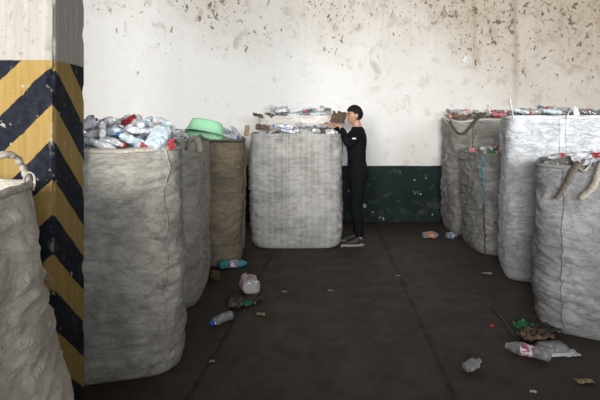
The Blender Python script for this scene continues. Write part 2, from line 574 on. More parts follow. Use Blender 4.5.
M_cordpale = plain('pale_cord', (0.55, 0.52, 0.47), 0.8, 0.2, 60)
M_cordwhite = plain('white_strap', (0.75, 0.77, 0.79), 0.7, 0.15, 60)
M_cordbrown = plain('brown_strap', (0.17, 0.14, 0.11), 0.8, 0.3, 60)
M_corddark = plain('dark_strap', (0.085, 0.075, 0.065), 0.8, 0.3, 60)
M_cordblue = plain('blue_ribbon', (0.10, 0.26, 0.31), 0.5, 0.3, 40)
M_cordtan = plain('tan_strap', (0.44, 0.40, 0.34), 0.8, 0.3, 60)


def bump_at(th0, width, amp):
    def f(th):
        d = (th - th0 + PI) % (2 * PI) - PI
        return amp * math.exp(-(d / width) ** 2)
    return f


A = Sack('dirty beige sack nearest the camera, its top open, in front of the striped pillar', -1.545, 1.62, 1.06, 1.04, 1.340, M_sackA, 0.0, 1, bulge=0.0, crease=1.0,
         waist=lambda th, v: 0.36 * (1 - v) ** 1.1, fill=-0.22, dome=0.02)
B = Sack('tall grey sack heaped with bottles, directly behind the striped pillar', -1.375, 3.585, 1.06, 1.02, 1.40, M_sackB, 0.26, 2, bulge=0.012, crease=0.95, n=5.2, foot=0.03, footr=0.09, lumps=0.8, fill=-0.15, dome=0.15, waist=lambda th, v: 0.045 * (1 - v) ** 2)
Cc = Sack('dull grey sack squeezed between the tall grey sack and the brown one', -1.36, 4.70, 1.00, 0.94, 1.40, M_sackC, 0.04, 3, bulge=0.02, crease=1.0, n=6, foot=0.05, rim=bump_at(-0.5, 0.25, 0.03), fill=-0.05)
D = Sack('dark brown sack in the left row, next to the striped sack the boy leans over', -1.165, 5.93, 1.04, 1.0, 1.335, M_sackD, 0.08, 4, bulge=0.02, crease=1.0, foot=0.06, fill=-0.02)
E = Sack('pale grey striped sack standing alone in the middle beside the boy', -0.045, 6.58, 1.11, 0.78, 1.375, M_sackE, 0.0, 5, bulge=0.03, crease=1.1, n=5.5, foot=0.10, lumps=0.9, rim=bump_at(0.0, 0.40, 0.05), fill=-0.04)
F = Sack('cream sack against the wall, only its rim showing behind the striped sack', -0.03, 7.39, 1.08, 0.56, 1.590, M_sackF, 0.0, 6, bulge=0.01, crease=0.7, foot=0.06, fill=-0.04)
G = Sack('tall smoke-grey sack in the right corner against the wall', 2.55, 7.26, 1.02, 0.80, 1.555, M_sackG, 0.0, 7, bulge=0.015, crease=1.15, foot=0.05, rim=bump_at(-2.3, 0.25, -0.03), fill=-0.03)
H = Sack('low ash-grey sack with a blue ribbon down its corner', 2.53, 6.32, 0.98, 0.88, 1.165, M_sackH, 0.0, 8, bulge=0.015, crease=1.3, foot=0.06, fill=-0.06, dome=0.07)
I = Sack('tall bright white sack on the right side', 2.63, 5.25, 1.10, 0.80, 1.595, M_sackI, -0.28, 9, bulge=0.01, crease=1.25, n=6.5, foot=0.07, lumps=0.7, waist=lambda th, v: 0.06 * (1 - v) - 0.02, fill=-0.02)
J = Sack('pale dirty sack with two straps hanging over its front, at the right edge', 2.38, 4.00, 1.02, 0.90, 1.235, M_sackJ, -0.5, 10, bulge=0.03, crease=1.05, foot=0.10, n=4.5, fill=-0.05)
SACKS = dict(A=A, B=B, C=Cc, D=D, E=E, F=F, G=G, H=H, I=I, J=J)

for k, m in (('A', M_cordtan), ('B', M_cordtan), ('C', M_sackC), ('D', M_corddark), ('E', M_sackE), ('F', M_sackF), ('G', M_cordpale), ('H', M_sackH), ('I', M_cordwhite), ('J', M_sackJ)):
    SACKS[k].hem(m)
B.cord('seam_cord', M_sackB, -0.87, w=0.012, t=0.012, wob=0.06, label='ridged seam cord down the front corner')
A.cord('seam_cord', M_cordtan, -1.25, w=0.010, t=0.006)
A.cord('seam_cord', M_cordtan, -0.85, w=0.010, t=0.006)
E.cord('seam_cord', M_cordpale, -1.75, w=0.012, t=0.005, wob=0.01)
E.cord('seam_cord', M_cordpale, -1.33, w=0.012, t=0.005, wob=0.01)
D.cord('seam_cord', M_corddark, -0.55, w=0.014, t=0.010)
H.cord('seam_cord', M_corddark, -2.37, v0=0.02, v1=0.5, w=0.022, t=0.014, wob=0.02, label='dark seam below the ribbon')
H.cord('seam_ribbon', M_cordblue, -2.37, v0=0.43, v1=0.97, w=0.05, t=0.012, wob=0.04, label='blue ribbon tied down the corner')
I.cord('seam_cord', M_sackI, -1.72, w=0.012, t=0.008, wob=0.012)
I.cord('seam_cord', M_sackI, -1.62, w=0.012, t=0.008, wob=0.012)
J.cord('seam_cord', M_sackJ, -2.10, w=0.016, t=0.010, wob=0.02)
G.cord('seam_cord', M_corddark, -2.05, v0=0.6, v1=0.97, w=0.012, t=0.006)

# lifting straps
A.strap('lifting_strap', M_cordtan, [at(-22, 178, 1.92), at(-10, 163, 1.95), at(3, 155, 1.98), at(14, 156, 2.02), at(21, 164, 2.05), at(26, 174, 2.06), at(31, 186, 2.05)], 0.040, 0.026, twist=2.2, rough=0.4, seed=3)
A.strap('strap_loop', M_cordpale, [at(24, 186, 2.02), at(25, 177, 2.0), at(29, 172.5, 2.0), at(33.5, 175, 2.01), at(34.5, 182, 2.02), at(33, 190, 2.03)], 0.016, 0.007, seed=4)
Cc.strap('lifting_strap', M_sackC, [at(187, 148, 4.20), at(190, 141, 4.24), at(195, 138.5, 4.30), at(199, 143, 4.34), at(200, 152, 4.36)], 0.05, 0.016, seed=5)
G.strap('lifting_strap', M_corddark, [at(450, 121, 6.86), at(453, 127, 6.80), at(458, 132.5, 6.79), at(464, 133, 6.79), at(470, 127, 6.79), at(476, 120, 6.80), at(480, 116, 6.86)], 0.065, 0.022, twist=0.8, seed=6)
G.strap('strap_loop', M_cordpale, [at(448, 124, 6.90), at(444.5, 120, 6.92), at(443.5, 117.5, 6.94), at(446, 118, 6.94), at(450, 122, 6.90)], 0.016, 0.008, seed=7)
I.strap('lifting_strap', M_cordwhite, [at(513.5, 121, 4.86), at(512.5, 113, 4.87), at(510.5, 106, 4.88), at(509.5, 99.5, 4.89)], 0.035, 0.012, twist=0.5, seed=8)
I.strap('lifting_strap', M_cordwhite, [at(566, 118, 4.83), at(569, 112, 4.84), at(573, 107.5, 4.86), at(576, 112, 4.88), at(577, 118, 4.88)], 0.05, 0.010, seed=9)
J.strap('lifting_strap', M_cordbrown, [at(587, 160, 3.86), at(579, 163, 3.72), at(572, 173, 3.66), at(565, 186, 3.67), at(556, 199, 3.69)], 0.066, 0.030, twist=0.8, rough=0.35, label='dark brown hanging strap', seed=10)
J.strap('lifting_strap', M_cordtan, [at(614, 156, 3.75), at(603, 162, 3.62), at(598, 174, 3.57), at(593, 187, 3.58), at(580, 199, 3.62)], 0.052, 0.030, twist=0.6, rough=0.3, seed=11)
J.strap('lifting_strap', M_cordtan, [at(576, 165, 3.70), at(583, 171, 3.63), at(588, 168, 3.63), at(592, 162, 3.72)], 0.03, 0.012, seed=12)


# ------------------------------------------------------------------ bottles
def pet(name, tint, milk=0.45, refl=0.07, rough=0.10):
    """thin clear plastic: see-through, a little milky, crinkled, with sharp highlights"""
    t = NT(name)
    v = t.n('ShaderNodeTexVoronoi', {'Vector': t.coord(), 'Scale': 34.0})
    nz = t.noise(t.coord(), 26, 3)
    bp = t.n('ShaderNodeBump', {'Strength': 0.75, 'Distance': 0.012, 'Height': t.math('ADD', v.outputs[0], nz)})
    tr = t.n('ShaderNodeBsdfTransparent', {'Color': tuple(0.75 + 0.25 * c for c in tint)})
    df = t.n('ShaderNodeBsdfDiffuse', {'Color': tint, 'Normal': bp.outputs[0]})
    tl = t.n('ShaderNodeBsdfTranslucent', {'Color': tint})
    m1 = t.n('ShaderNodeMixShader', {0: 0.22, 1: df.outputs[0], 2: tl.outputs[0]})
    lw = t.n('ShaderNodeLayerWeight', {'Blend': 0.35, 'Normal': bp.outputs[0]})
    mk = t.math('ADD', t.math('MULTIPLY', lw.outputs[1], 0.5), t.ramp(nz, 0.35, 0.7, milk * 0.5, milk * 1.4), clamp=True)
    m2 = t.n('ShaderNodeMixShader', {0: mk, 1: tr.outputs[0], 2: m1.outputs[0]})
    gl = t.n('ShaderNodeBsdfGlossy', {'Color': (1, 1, 1, 1), 'Roughness': rough, 'Normal': bp.outputs[0]})
    fr = t.math('ADD', t.math('MULTIPLY', lw.outputs[0], 0.22), refl, clamp=True)
    m3 = t.n('ShaderNodeMixShader', {0: fr, 1: m2.outputs[0], 2: gl.outputs[0]})
    t.t.links.new(m3.outputs[0], t.out.inputs[0])
    return t.m


PET = {
    'clear': pet('clear_plastic', (0.95, 0.96, 0.98), 1.05),
    'pale blue': pet('pale_blue_plastic', (0.76, 0.89, 0.97), 1.05),
    'grey': pet('dusty_clear_plastic', (0.66, 0.66, 0.65), 0.7),
    'green': pet('green_plastic', (0.20, 0.48, 0.32), 0.5),
    'teal': pet('teal_plastic', (0.07, 0.42, 0.42), 0.7),
    'brown': pet('amber_plastic', (0.28, 0.17, 0.10), 0.55),
    'smoky': pet('smoky_plastic', (0.30, 0.30, 0.30), 0.5),
}
CAPC = {
    'blue': plain('blue_cap', (0.03, 0.12, 0.50), 0.4), 'red': plain('red_cap', (0.55, 0.025, 0.03), 0.4),
    'white': plain('white_cap', (0.75, 0.75, 0.75), 0.4), 'teal': plain('teal_cap', (0.02, 0.32, 0.36), 0.4),
    'orange': plain('orange_cap', (0.62, 0.16, 0.03), 0.4),
}


PET['scuffed'] = pet('scuffed_plastic', (0.50, 0.52, 0.54), 0.4)


def label_material(name, base, ink, ink2):
    t = NT(name)
    co = t.coord((1, 1, 1))
    n1 = t.noise(co, 34, 1, 0.4, 1.2)
    n2 = t.noise(t.coord((1, 1, 1), (3, 5, 2)), 44, 1, 0.4, 1.5)
    c = t.mix(t.ramp(n1, 0.50, 0.54), base, ink)
    c = t.mix(t.ramp(n2, 0.58, 0.62), c, ink2)
    t.principled(c, 0.45)
    return t.m


LAB = {
    'red': label_material('red_label', (0.55, 0.03, 0.04), (0.62, 0.05, 0.06), (0.75, 0.70, 0.70)),
    'blue': label_material('blue_label', (0.10, 0.30, 0.62), (0.70, 0.76, 0.84), (0.05, 0.12, 0.40)),
    'white': label_material('white_label', (0.72, 0.70, 0.69), (0.50, 0.06, 0.08), (0.10, 0.12, 0.40)),
    'orange': label_material('orange_label', (0.66, 0.20, 0.06), (0.72, 0.62, 0.50), (0.50, 0.08, 0.05)),
    'pink': label_material('pink_label', (0.66, 0.14, 0.26), (0.75, 0.62, 0.66), (0.55, 0.05, 0.12)),
}

# profiles: (height fraction, radius fraction); last entries are the neck
PROFILES = {
    'soda': [(0, .35), (.0, .62), (.02, .85), (.06, .97), (.14, 1), (.24, .98), (.34, .93), (.44, .95), (.56, 1), (.66, .98), (.74, .86), (.82, .62), (.88, .42), (.91, .34), (.915, .40), (.925, .40), (.93, .33)],
    'water': [(0, .5), (.0, .85), (.03, .97), (.07, 1), (.12, .94), (.17, 1), (.22, .94), (.27, 1), (.32, .94), (.37, 1), (.42, .94), (.47, 1), (.60, 1), (.68, .98), (.76, .88), (.84, .62), (.89, .42), (.91, .36), (.915, .43), (.925, .43), (.93, .35)],
    'squat': [(0, .5), (.0, .86), (.03, .97), (.08, 1), (.3, 1), (.36, .95), (.42, 1), (.56, 1), (.66, .93), (.74, .74), (.82, .52), (.88, .42), (.91, .42), (.915, .48), (.925, .48), (.93, .40)],
}


def bottle_meshes(kind, L, R, crush, seed, with_label, with_cap, square=0.0):
    prof = PROFILES[kind]
    # resample the profile for crumpling
    pts = []
    for a, b in zip(prof[:-1], prof[1:]):
        k = max(1, int((b[0] - a[0]) / 0.03))
        for i in range(k):
            t = i / k
            pts.append((a[0] + (b[0] - a[0]) * t, a[1] + (b[1] - a[1]) * t))
    pts.append(prof[-1])
    N = 22
    sd = Vector((seed * 7.7, seed * 3.1, seed * 5.3))

    def dent(p, zf):
        if zf > 0.86: k = 0.0
        else: k = 1.0
        q = p / R
        a = noise.noise(q * 0.9 + sd)
        b = 1 - abs(noise.noise(Vector((q.x * 1.4, q.y * 1.4, q.z * 0.9)) + sd * 2))
        return 1.0 + k * crush * (0.55 * a + 0.35 * (b ** 3 - 0.5))

    flat = 1.0 - 0.5 * crush

    def place(zf, r, th, off=0.0):
        c, s = math.cos(th), math.sin(th)
        sq = 1.0
        if square and zf < .8:
            sq = (abs(c) ** 4 + abs(s) ** 4) ** (-.25) * square + (1 - square)
        p = Vector((c * r * R * sq, s * r * R * sq, zf * L))
        k = dent(p, zf)
        fl = flat if zf < .8 else flat + (1 - flat) * min(1, (zf - .8) / .1)
        x, y = p.x * k, p.y * k * fl
        m = math.hypot(x, y) or 1
        bend = crush * 0.35 * math.sin(seed) * R * math.sin(zf * PI)
        # lie along the x axis, centred
        return Vector((zf * L - L * 0.5, x * (1 + off / m) + bend, y * (1 + off / m)))

    vs = [place(z, r, 2 * PI * i / N) for (z, r) in pts for i in range(N)]
    f = grid_faces(N, len(pts))
    f.append(tuple(range(N))[::-1])
    body = mesh('plastic_bottle', vs, f)
    lab = cap = None
    if with_label:
        zz = [(.34 if kind != 'water' else .45) + .25 * i / 7 for i in range(8)]
        def rad_at(z):
            for a, b in zip(pts[:-1], pts[1:]):
                if a[0] <= z <= b[0] and b[0] > a[0]:
                    return a[1] + (b[1] - a[1]) * (z - a[0]) / (b[0] - a[0])
            return 1
        vs = [place(z, rad_at(z), 2 * PI * i / N, 0.0015) for z in zz for i in range(N)]
        lab = mesh('label', vs, grid_faces(N, 8))
    if with_cap:
        r = 0.45 * R if kind != 'squat' else 0.52 * R
        r = max(r, 0.012)
        prof2 = [(0.905, r), (0.91, r * 1.03), (0.985, r), (1.0, r * 0.9), (1.0, r * 0.01)]
        vs = []
        for (z, rr) in prof2:
            for i in range(20):
                th = 2 * PI * i / 20
                kk = 1 + (0.04 if i % 2 else 0) * (rr > r * .95)
                vs.append(Vector((z * L - L * .5, math.cos(th) * rr * kk, math.sin(th) * rr * kk)))
        cap = mesh('cap', vs, grid_faces(20, 5))
    return body, lab, cap


class BottleKind:
    def __init__(s, kind, L, R, crush, seed, **k):
        s.L, s.R, s.crush = L, R, crush
        s.kind = kind
        s.body, s.lab, s.cap = bottle_meshes(kind, L, R, crush, seed, True, True, k.get('square', 0.0))
        s.cache = {}
        s.RR = max(math.hypot(v.co.y, v.co.z) for v in s.body.vertices)


KINDS = [BottleKind('soda', .30, .046, .28, 1), BottleKind('soda', .24, .036, .40, 2), BottleKind('water', .22, .033, .25, 3), BottleKind('water', .25, .036, .45, 4),
         BottleKind('squat', .20, .042, .22, 5), BottleKind('soda', .32, .052, .18, 6), BottleKind('water', .21, .034, .60, 7), BottleKind('squat', .24, .050, .45, 8),
         BottleKind('soda', .28, .044, .65, 9), BottleKind('water', .31, .045, .35, 10)]


SMALL = [BottleKind(k.kind, k.L * q, k.R * q, k.crush, 60 + i) for i, (k, q) in enumerate(zip(KINDS, (.62, .72, .74, .70, .80, .58, .80, .66, .66, .60)))]


def put_bottle(bk, rot, loc, tint, capc=None, labc=None, label='', group=None, cat='bottle', body=True):
    """a bottle: body mesh with cap and paper band as its children"""
    def shared(which, me, mat):
        key = (which, mat.name)
        if key not in bk.cache:
            m2 = me.copy(); m2.materials.clear(); m2.materials.append(mat)
            m2.polygons.foreach_set('use_smooth', [True] * len(m2.polygons))
            bk.cache[key] = m2
        return bk.cache[key]
    o = bpy.data.objects.new('plastic_bottle', shared('b', bk.body, PET[tint]))
    C.objects.link(o)
    o.rotation_mode = 'XYZ'
    o.rotation_euler = rot
    o.location = loc
    tag(o, label, cat, group)
    if capc:
        c = bpy.data.objects.new('cap', shared('c', bk.cap, CAPC[capc])); C.objects.link(c); c.parent = o
    if labc:
        c = bpy.data.objects.new('paper_label', shared('l', bk.lab, LAB[labc])); C.objects.link(c); c.parent = o
    return o


def seg_dist(p0, d0, h0, P1, D1, H1):
    """distance of a segment (centre, unit direction, half length) to many segments, sampled"""
    t = np.linspace(-1, 1, 13)
    a = p0[None, :] + d0[None, :] * (t * h0)[:, None]
    best = np.full(len(P1), 1e9)
    for q in a:
        w = q[None, :] - P1
        s = np.clip((w * D1).sum(1), -H1, H1)
        best = np.minimum(best, np.linalg.norm(w - D1 * s[:, None], axis=1))
    return best


def heap(sack, count, where, seed, tints, caps, labs, tiers=4, margin=0.05, upright=0.15, tilt=0.5, zmax=0.2, scale=1.0, fixed=()):
    """drop bottles one by one on the packed plastic of a sack until each rests on what is below"""
    rnd = random.Random(seed)
    kinds = SMALL if scale < 1 else KINDS
    P, Dv, Hh, Rr = [], [], [], []
    M = Matrix.Translation((sack.x, sack.y, 0)) @ Matrix.Rotation(sack.yaw, 4, 'Z')
    for (c, d, hl, r) in fixed:
        P.append(np.array(c)); Dv.append(np.array(d)); Hh.append(hl); Rr.append(r)
    for n in range(count):
        best = None
        bk = rnd.choice(kinds)
        for tr in range(tiers):
            yaw = rnd.uniform(0, 2 * PI)
            pit = rnd.uniform(-tilt, tilt) if rnd.random() > upright else rnd.uniform(0.7, 1.3)
            d = np.array((math.cos(yaw) * math.cos(pit), math.sin(yaw) * math.cos(pit), math.sin(pit)))
            hl = bk.L / 2 - bk.R
            ex = abs(d[0]) * hl + bk.R
            ey = abs(d[1]) * hl + bk.R
            ax, ay = sack.w / 2 - margin - ex, sack.d / 2 - margin - ey
            if ax < 0.02 or ay < 0.02: continue
            lx = rnd.uniform(-ax, ax)
            ly = rnd.uniform(-ay, ay)
            if any(not sack.inside(lx + d[0] * hl * k, ly + d[1] * hl * k, bk.R + 0.03) for k in (-1, 1)): continue
            z = max(sack.fill_z(lx + d[0] * hl * k, ly + d[1] * hl * k) - d[2] * hl * k for k in (-1, 0, 1)) + bk.R * 0.9
            if P:
                PP, DD, HH, RR = np.array(P), np.array(Dv), np.array(Hh), np.array(Rr)
                for _ in range(60):
                    ds = seg_dist(np.array((lx, ly, z)), d, hl, PP, DD, HH)
                    if (ds >= RR + bk.RR).all(): break
                    z += 0.012
            if z + bk.R + max(0, abs(d[2]) * hl) > sack.h + zmax: continue
            if best is None or z < best[0]:
                best = (z, lx, ly, yaw, pit, d, hl)
        if best is None: continue
        z, lx, ly, yaw, pit, d, hl = best
        P.append(np.array((lx, ly, z))); Dv.append(d); Hh.append(hl); Rr.append(bk.RR)
        e = Euler((rnd.uniform(0, 2 * PI), -pit, yaw), 'XYZ')
        e2 = (Matrix.Rotation(sack.yaw, 4, 'Z') @ e.to_matrix().to_4x4()).to_euler('XYZ')
        tint, cp, lb = rnd.choice(tints), rnd.choice(caps), rnd.choice(labs)
        bits = {'clear': 'clear', 'pale blue': 'pale blue', 'grey': 'dusty clear', 'green': 'green', 'brown': 'amber brown', 'smoky': 'dark smoky', 'teal': 'teal'}[tint]
        w = '%s%s' % (', %s cap' % cp if cp else '', ', %s wrapper' % lb if lb else '')
        put_bottle(bk, e2, M @ Vector((lx, ly, z)), tint, cp, lb, '%s bottle%s, %s' % (bits, w, where), 'bottles ' + where)
    return P


def fill_material(name, a, b):
    t = NT(name)
    v = t.n('ShaderNodeTexVoronoi', {'Vector': t.coord(), 'Scale': 16.0})
    n = t.noise(t.coord(), 30, 4)
    c = t.mix(t.ramp(n, 0.35, 0.65), a, b)
    sp = t.n('ShaderNodeSeparateColor', {0: v.outputs['Color']})
    c = t.mix(t.ramp(sp.outputs[0], 0, 1, 0, 0.5), c, tuple(q * 0.5 for q in a))
    t.principled(c, 0.35, t.math('ADD', v.outputs[0], n), 0.6, 0.03)
    return t.m


M_fill = fill_material('packed_clear_plastic', (0.50, 0.56, 0.62), (0.75, 0.80, 0.84))
M_fillgrey = fill_material('packed_dull_plastic', (0.16, 0.16, 0.16), (0.34, 0.34, 0.35))
for k in 'BCDEF': SACKS[k].fill_mesh(M_fill)
for k in 'AGHIJ': SACKS[k].fill_mesh(M_fillgrey)


# ------------------------------------------------------------------ single things lying on the sacks
def basin(name, loc, rot, L, Wd, H, mat):
    """oblong plastic basin with a rolled lip, opening towards local +z, origin at its bottom"""
    prof = [(0, 0.02), (0, .5), (0.0, .74), (.06, .80), (.3, .86), (.7, .94), (.93, .99), (.97, 1.03), (1.0, 1.04), (1.01, 1.02), (.98, .97), (.7, .915), (.3, .835), (.08, .77), (.045, .70), (.045, .4), (.045, .02)]
    N = 64
    vs = []
    for (z, r) in prof:
        for i in range(N):
            th = 2 * PI * i / N
            c, si = math.cos(th), math.sin(th)
            k = (abs(c) ** 3 + abs(si) ** 3) ** (-1 / 3)
            vs.append((c * k * r * L / 2, si * k * r * Wd / 2, z * H))
    o = link(name, mesh(name, vs, grid_faces(N, len(prof))), mat)
    o.location = loc
    o.rotation_euler = rot
    return o


M_basin = plain('pale_green_plastic', (0.34, 0.69, 0.42), 0.35, 0.04, 8)
gb = basin('plastic_basin', at(207, 122, 4.62), (PI - 0.25, 0.20, 0.25), 0.34, 0.26, 0.115, M_basin)
tag(gb, 'pale green plastic basin lying upside down on the bottle heap', 'basin')


def crumple_mesh(name, sx, sy, seed, amp=0.35, fold=1.6, t=0.0016, n=16, curl=0.0):
    """a crushed sheet of film or paper with two sides"""
    vs = []
    o = Vector((seed * 5.1, seed * 2.3, seed * 7.7))
    for side in (1, -1):
        for j in range(n):
            for i in range(n):
                u, v = i / (n - 1) - .5, j / (n - 1) - .5
                q = Vector((u * fold * 2, v * fold * 2, 0)) + o
                e = 1 + 0.22 * noise.noise(Vector((math.atan2(v, u) * 1.3, seed, 3)))
                z = amp * (0.6 - abs(noise.noise(q))) * min(sx, sy) + amp * 0.4 * noise.noise(q * 2.7) * min(sx, sy)
                x = u * sx * e + 0.25 * amp * sx * noise.noise(q + Vector((3, 1, 8)))
                y = v * sy * e + 0.25 * amp * sy * noise.noise(q + Vector((7, 4, 2)))
                z += curl * sx * (u * 2) ** 2
                vs.append(Vector((x, y, z + side * t / 2)))
    f = []
    N2 = n * n
    for j in range(n - 1):
        for i in range(n - 1):
            a = j * n + i
            f.append((a, a + 1, a + n + 1, a + n))
            f.append((N2 + a, N2 + a + n, N2 + a + n + 1, N2 + a + 1))
    ring = [i for i in range(n)] + [j * n + n - 1 for j in range(1, n)] + [(n - 1) * n + i for i in range(n - 2, -1, -1)] + [j * n for j in range(n - 2, 0, -1)]
    for a, b in zip(ring, ring[1:] + ring[:1]):
        f.append((b, a, N2 + a, N2 + b))
    zmin = min(v.z for v in vs)
    return mesh(name, [v - Vector((0, 0, zmin)) for v in vs], f)


def scrap(name, loc, sx, sy, mat, seed, label, cat, rot=(0, 0, 0), group=None, **k):
    o = link(name, crumple_mesh(name, sx, sy, seed, **k), mat)
    o.location = loc
    o.rotation_euler = rot
    return tag(o, label, cat, group)


M_redfilm = plain('red_film', (0.30, 0.018, 0.026), 0.4, 0.35, 40)
M_pinkfilm = plain('pink_film', (0.62, 0.20, 0.26), 0.35, 0.3, 40)
M_brownpaper = plain('brown_paper', (0.12, 0.082, 0.056), 0.8, 0.35, 30)
M_darkfilm = plain('dark_film', (0.05, 0.045, 0.04), 0.4, 0.4, 30)
M_whitefilm = plain('white_film', (0.60, 0.62, 0.66), 0.3, 0.15, 30)
M_greyfilm = plain('grey_film', (0.36, 0.37, 0.38), 0.3, 0.25, 30)
M_greenfilm = plain('green_film', (0.03, 0.20, 0.075), 0.4, 0.3, 40)
M_tan = plain('tan_paper', (0.34, 0.25, 0.16), 0.8, 0.3, 40)
M_leaf = plain('dry_leaf', (0.12, 0.11, 0.06), 0.7, 0.4, 60)
M_silver = plain('silver_film', (0.42, 0.42, 0.42), 0.25, 0.3, 30)

scrap('plastic_film', at(130, 121.5, 3.62), 0.11, 0.05, M_redfilm, 1, 'red twisted film scrap sticking up on top of the tall bottle heap', 'scrap', (0.9, -0.5, 0.2), amp=0.7)
scrap('plastic_wrapper', at(144.5, 147.5, 3.20), 0.055, 0.055, M_redfilm, 2, 'red wrapper at the rim of the tall grey sack, left of the large blue jug', 'scrap', (1.2, 0.2, 0.1))
scrap('plastic_wrapper', at(172, 145, 3.26), 0.045, 0.065, M_redfilm, 3, 'red wrapper at the rim of the tall grey sack, right of the large blue jug', 'scrap', (1.25, -0.2, -0.2))
scrap('cardboard_scrap', at(258, 116.5, 7.12), 0.14, 0.10, M_brownpaper, 4, 'dark brown torn flap at the left corner of the cream sack by the wall', 'scrap', (0.4, 0.2, 0.1))
scrap('cardboard_scrap', at(272, 116.5, 7.14), 0.12, 0.10, M_brownpaper, 5, 'reddish brown torn flap on the cream sack, beside its left corner', 'scrap', (0.3, 0.0, 0.5))
scrap('plastic_film', at(339, 121, 6.95), 0.20, 0.18, M_brownpaper, 6, 'dark brown crumpled sheet on the cream sack, in front of the boy\'s face', 'scrap', (0.9, 0.2, -0.3), amp=0.6)
scrap('cardboard_scrap', at(262, 129, 6.27), 0.17, 0.10, M_brownpaper, 7, 'brown cardboard scrap at the left rim of the striped sack', 'scrap', (0.7, 0.15, 0.1))
scrap('plastic_film', at(246.5, 131, 6.32), 0.06, 0.14, M_tan, 8, 'tan paper scrap standing at the left corner of the striped sack', 'scrap', (1.3, 0.2, 0.4))
scrap('plastic_film', at(586, 160.5, 3.78), 0.24, 0.16, M_whitefilm, 9, 'white translucent film lying over the rim of the sack with hanging straps', 'film', (0.35, -0.1, 0.3), amp=0.3)
scrap('plastic_wrapper', at(598, 157.5, 3.80), 0.10, 0.07, M_redfilm, 10, 'dark red wrapper at the right edge, on the sack with hanging straps', 'scrap', (0.8, 0, 0.3))
scrap('plastic_wrapper', at(473, 151.5, 6.25), 0.10, 0.08, M_pinkfilm, 11, 'pink wrapper at the left of the low sack with the blue ribbon', 'scrap', (0.8, 0, 0.3))
scrap('plastic_wrapper', at(505, 151.5, 5.92), 0.14, 0.09, M_pinkfilm, 12, 'pink wrapper on the low ash-grey sack, touching the white sack', 'scrap', (0.8, 0, -0.3))
scrap('plastic_wrapper', at(491, 152.5, 5.92), 0.12, 0.07, M_greenfilm, 13, 'green wrapper on the low sack just behind the blue ribbon', 'scrap', (0.7, 0.3, 0.3))
scrap('plastic_film', at(479, 116.5, 6.95), 0.20, 0.12, M_brownpaper, 14, 'brown crumpled sheet at the left rim of the smoke-grey corner sack', 'scrap', (0.6, 0, 0.3))
scrap('plastic_film', at(501, 115.5, 6.95), 0.22, 0.12, M_pinkfilm, 15, 'reddish crumpled sheet on the smoke-grey corner sack beside the white strap', 'scrap', (0.6, 0.1, -0.3))
FIX_E = FIX_C = ()


def jug():
    """five litre water jug leaning in the heap"""
    bk = BottleKind('squat', 0.25, 0.062, 0.16, 41, square=0.7)
    L = B.local(at(161, 136, 3.30))
    e = Euler((0.4, -0.75, 1.15), 'XYZ')
    o = put_bottle(bk, e, B.world(L), 'pale blue', None, None, 'largest pale blue jug leaning upright on the tall bottle heap', None, 'jug')
    o.name = 'water_jug'
    d = e.to_matrix() @ Vector((1, 0, 0))
    return (np.array(L), np.array(d), 0.06, 0.062)


FIX_B = (jug(),)


# ------------------------------------------------------------------ the boy
def skin_mesh(verts, edges, radii, levels=2):
    me = bpy.data.meshes.new('t')
    me.from_pydata([tuple(v) for v in verts], edges, [])
    o = bpy.data.objects.new('t', me)
    C.objects.link(o)
    m = o.modifiers.new('s', 'SKIN')
    m.use_smooth_shade = True
    for i, r in enumerate(radii):
        sv = me.skin_vertices[0].data[i]
        sv.radius = r if isinstance(r, tuple) else (r, r)
        sv.use_root = (i == 0)
    ss = o.modifiers.new('u', 'SUBSURF')
    ss.levels = ss.render_levels = levels
    bpy.context.view_layer.update()
    dg = bpy.context.evaluated_depsgraph_get()
    out = bpy.data.meshes.new_from_object(o.evaluated_get(dg))
    bpy.data.objects.remove(o)
    return out


def fuse(meshes, voxel, smooth=0):
    bm = bmesh.new()
    for m in meshes:
        b2 = bmesh.new(); b2.from_mesh(m); bmesh.ops.recalc_face_normals(b2, faces=b2.faces[:]); b2.to_mesh(m); b2.free()
        bm.from_mesh(m)
    me = bpy.data.meshes.new('f')
    bm.to_mesh(me)
    bm.free()
    o = bpy.data.objects.new('f', me)
    C.objects.link(o)
    r = o.modifiers.new('r', 'REMESH')
    r.mode = 'VOXEL'
    r.voxel_size = voxel
    if smooth:
        sm = o.modifiers.new('sm', 'SMOOTH')
        sm.factor = 0.5
        sm.iterations = smooth
    bpy.context.view_layer.update()
    dg = bpy.context.evaluated_depsgraph_get()
    out = bpy.data.meshes.new_from_object(o.evaluated_get(dg))
    bpy.data.objects.remove(o)
    out.materials.clear()
    return out


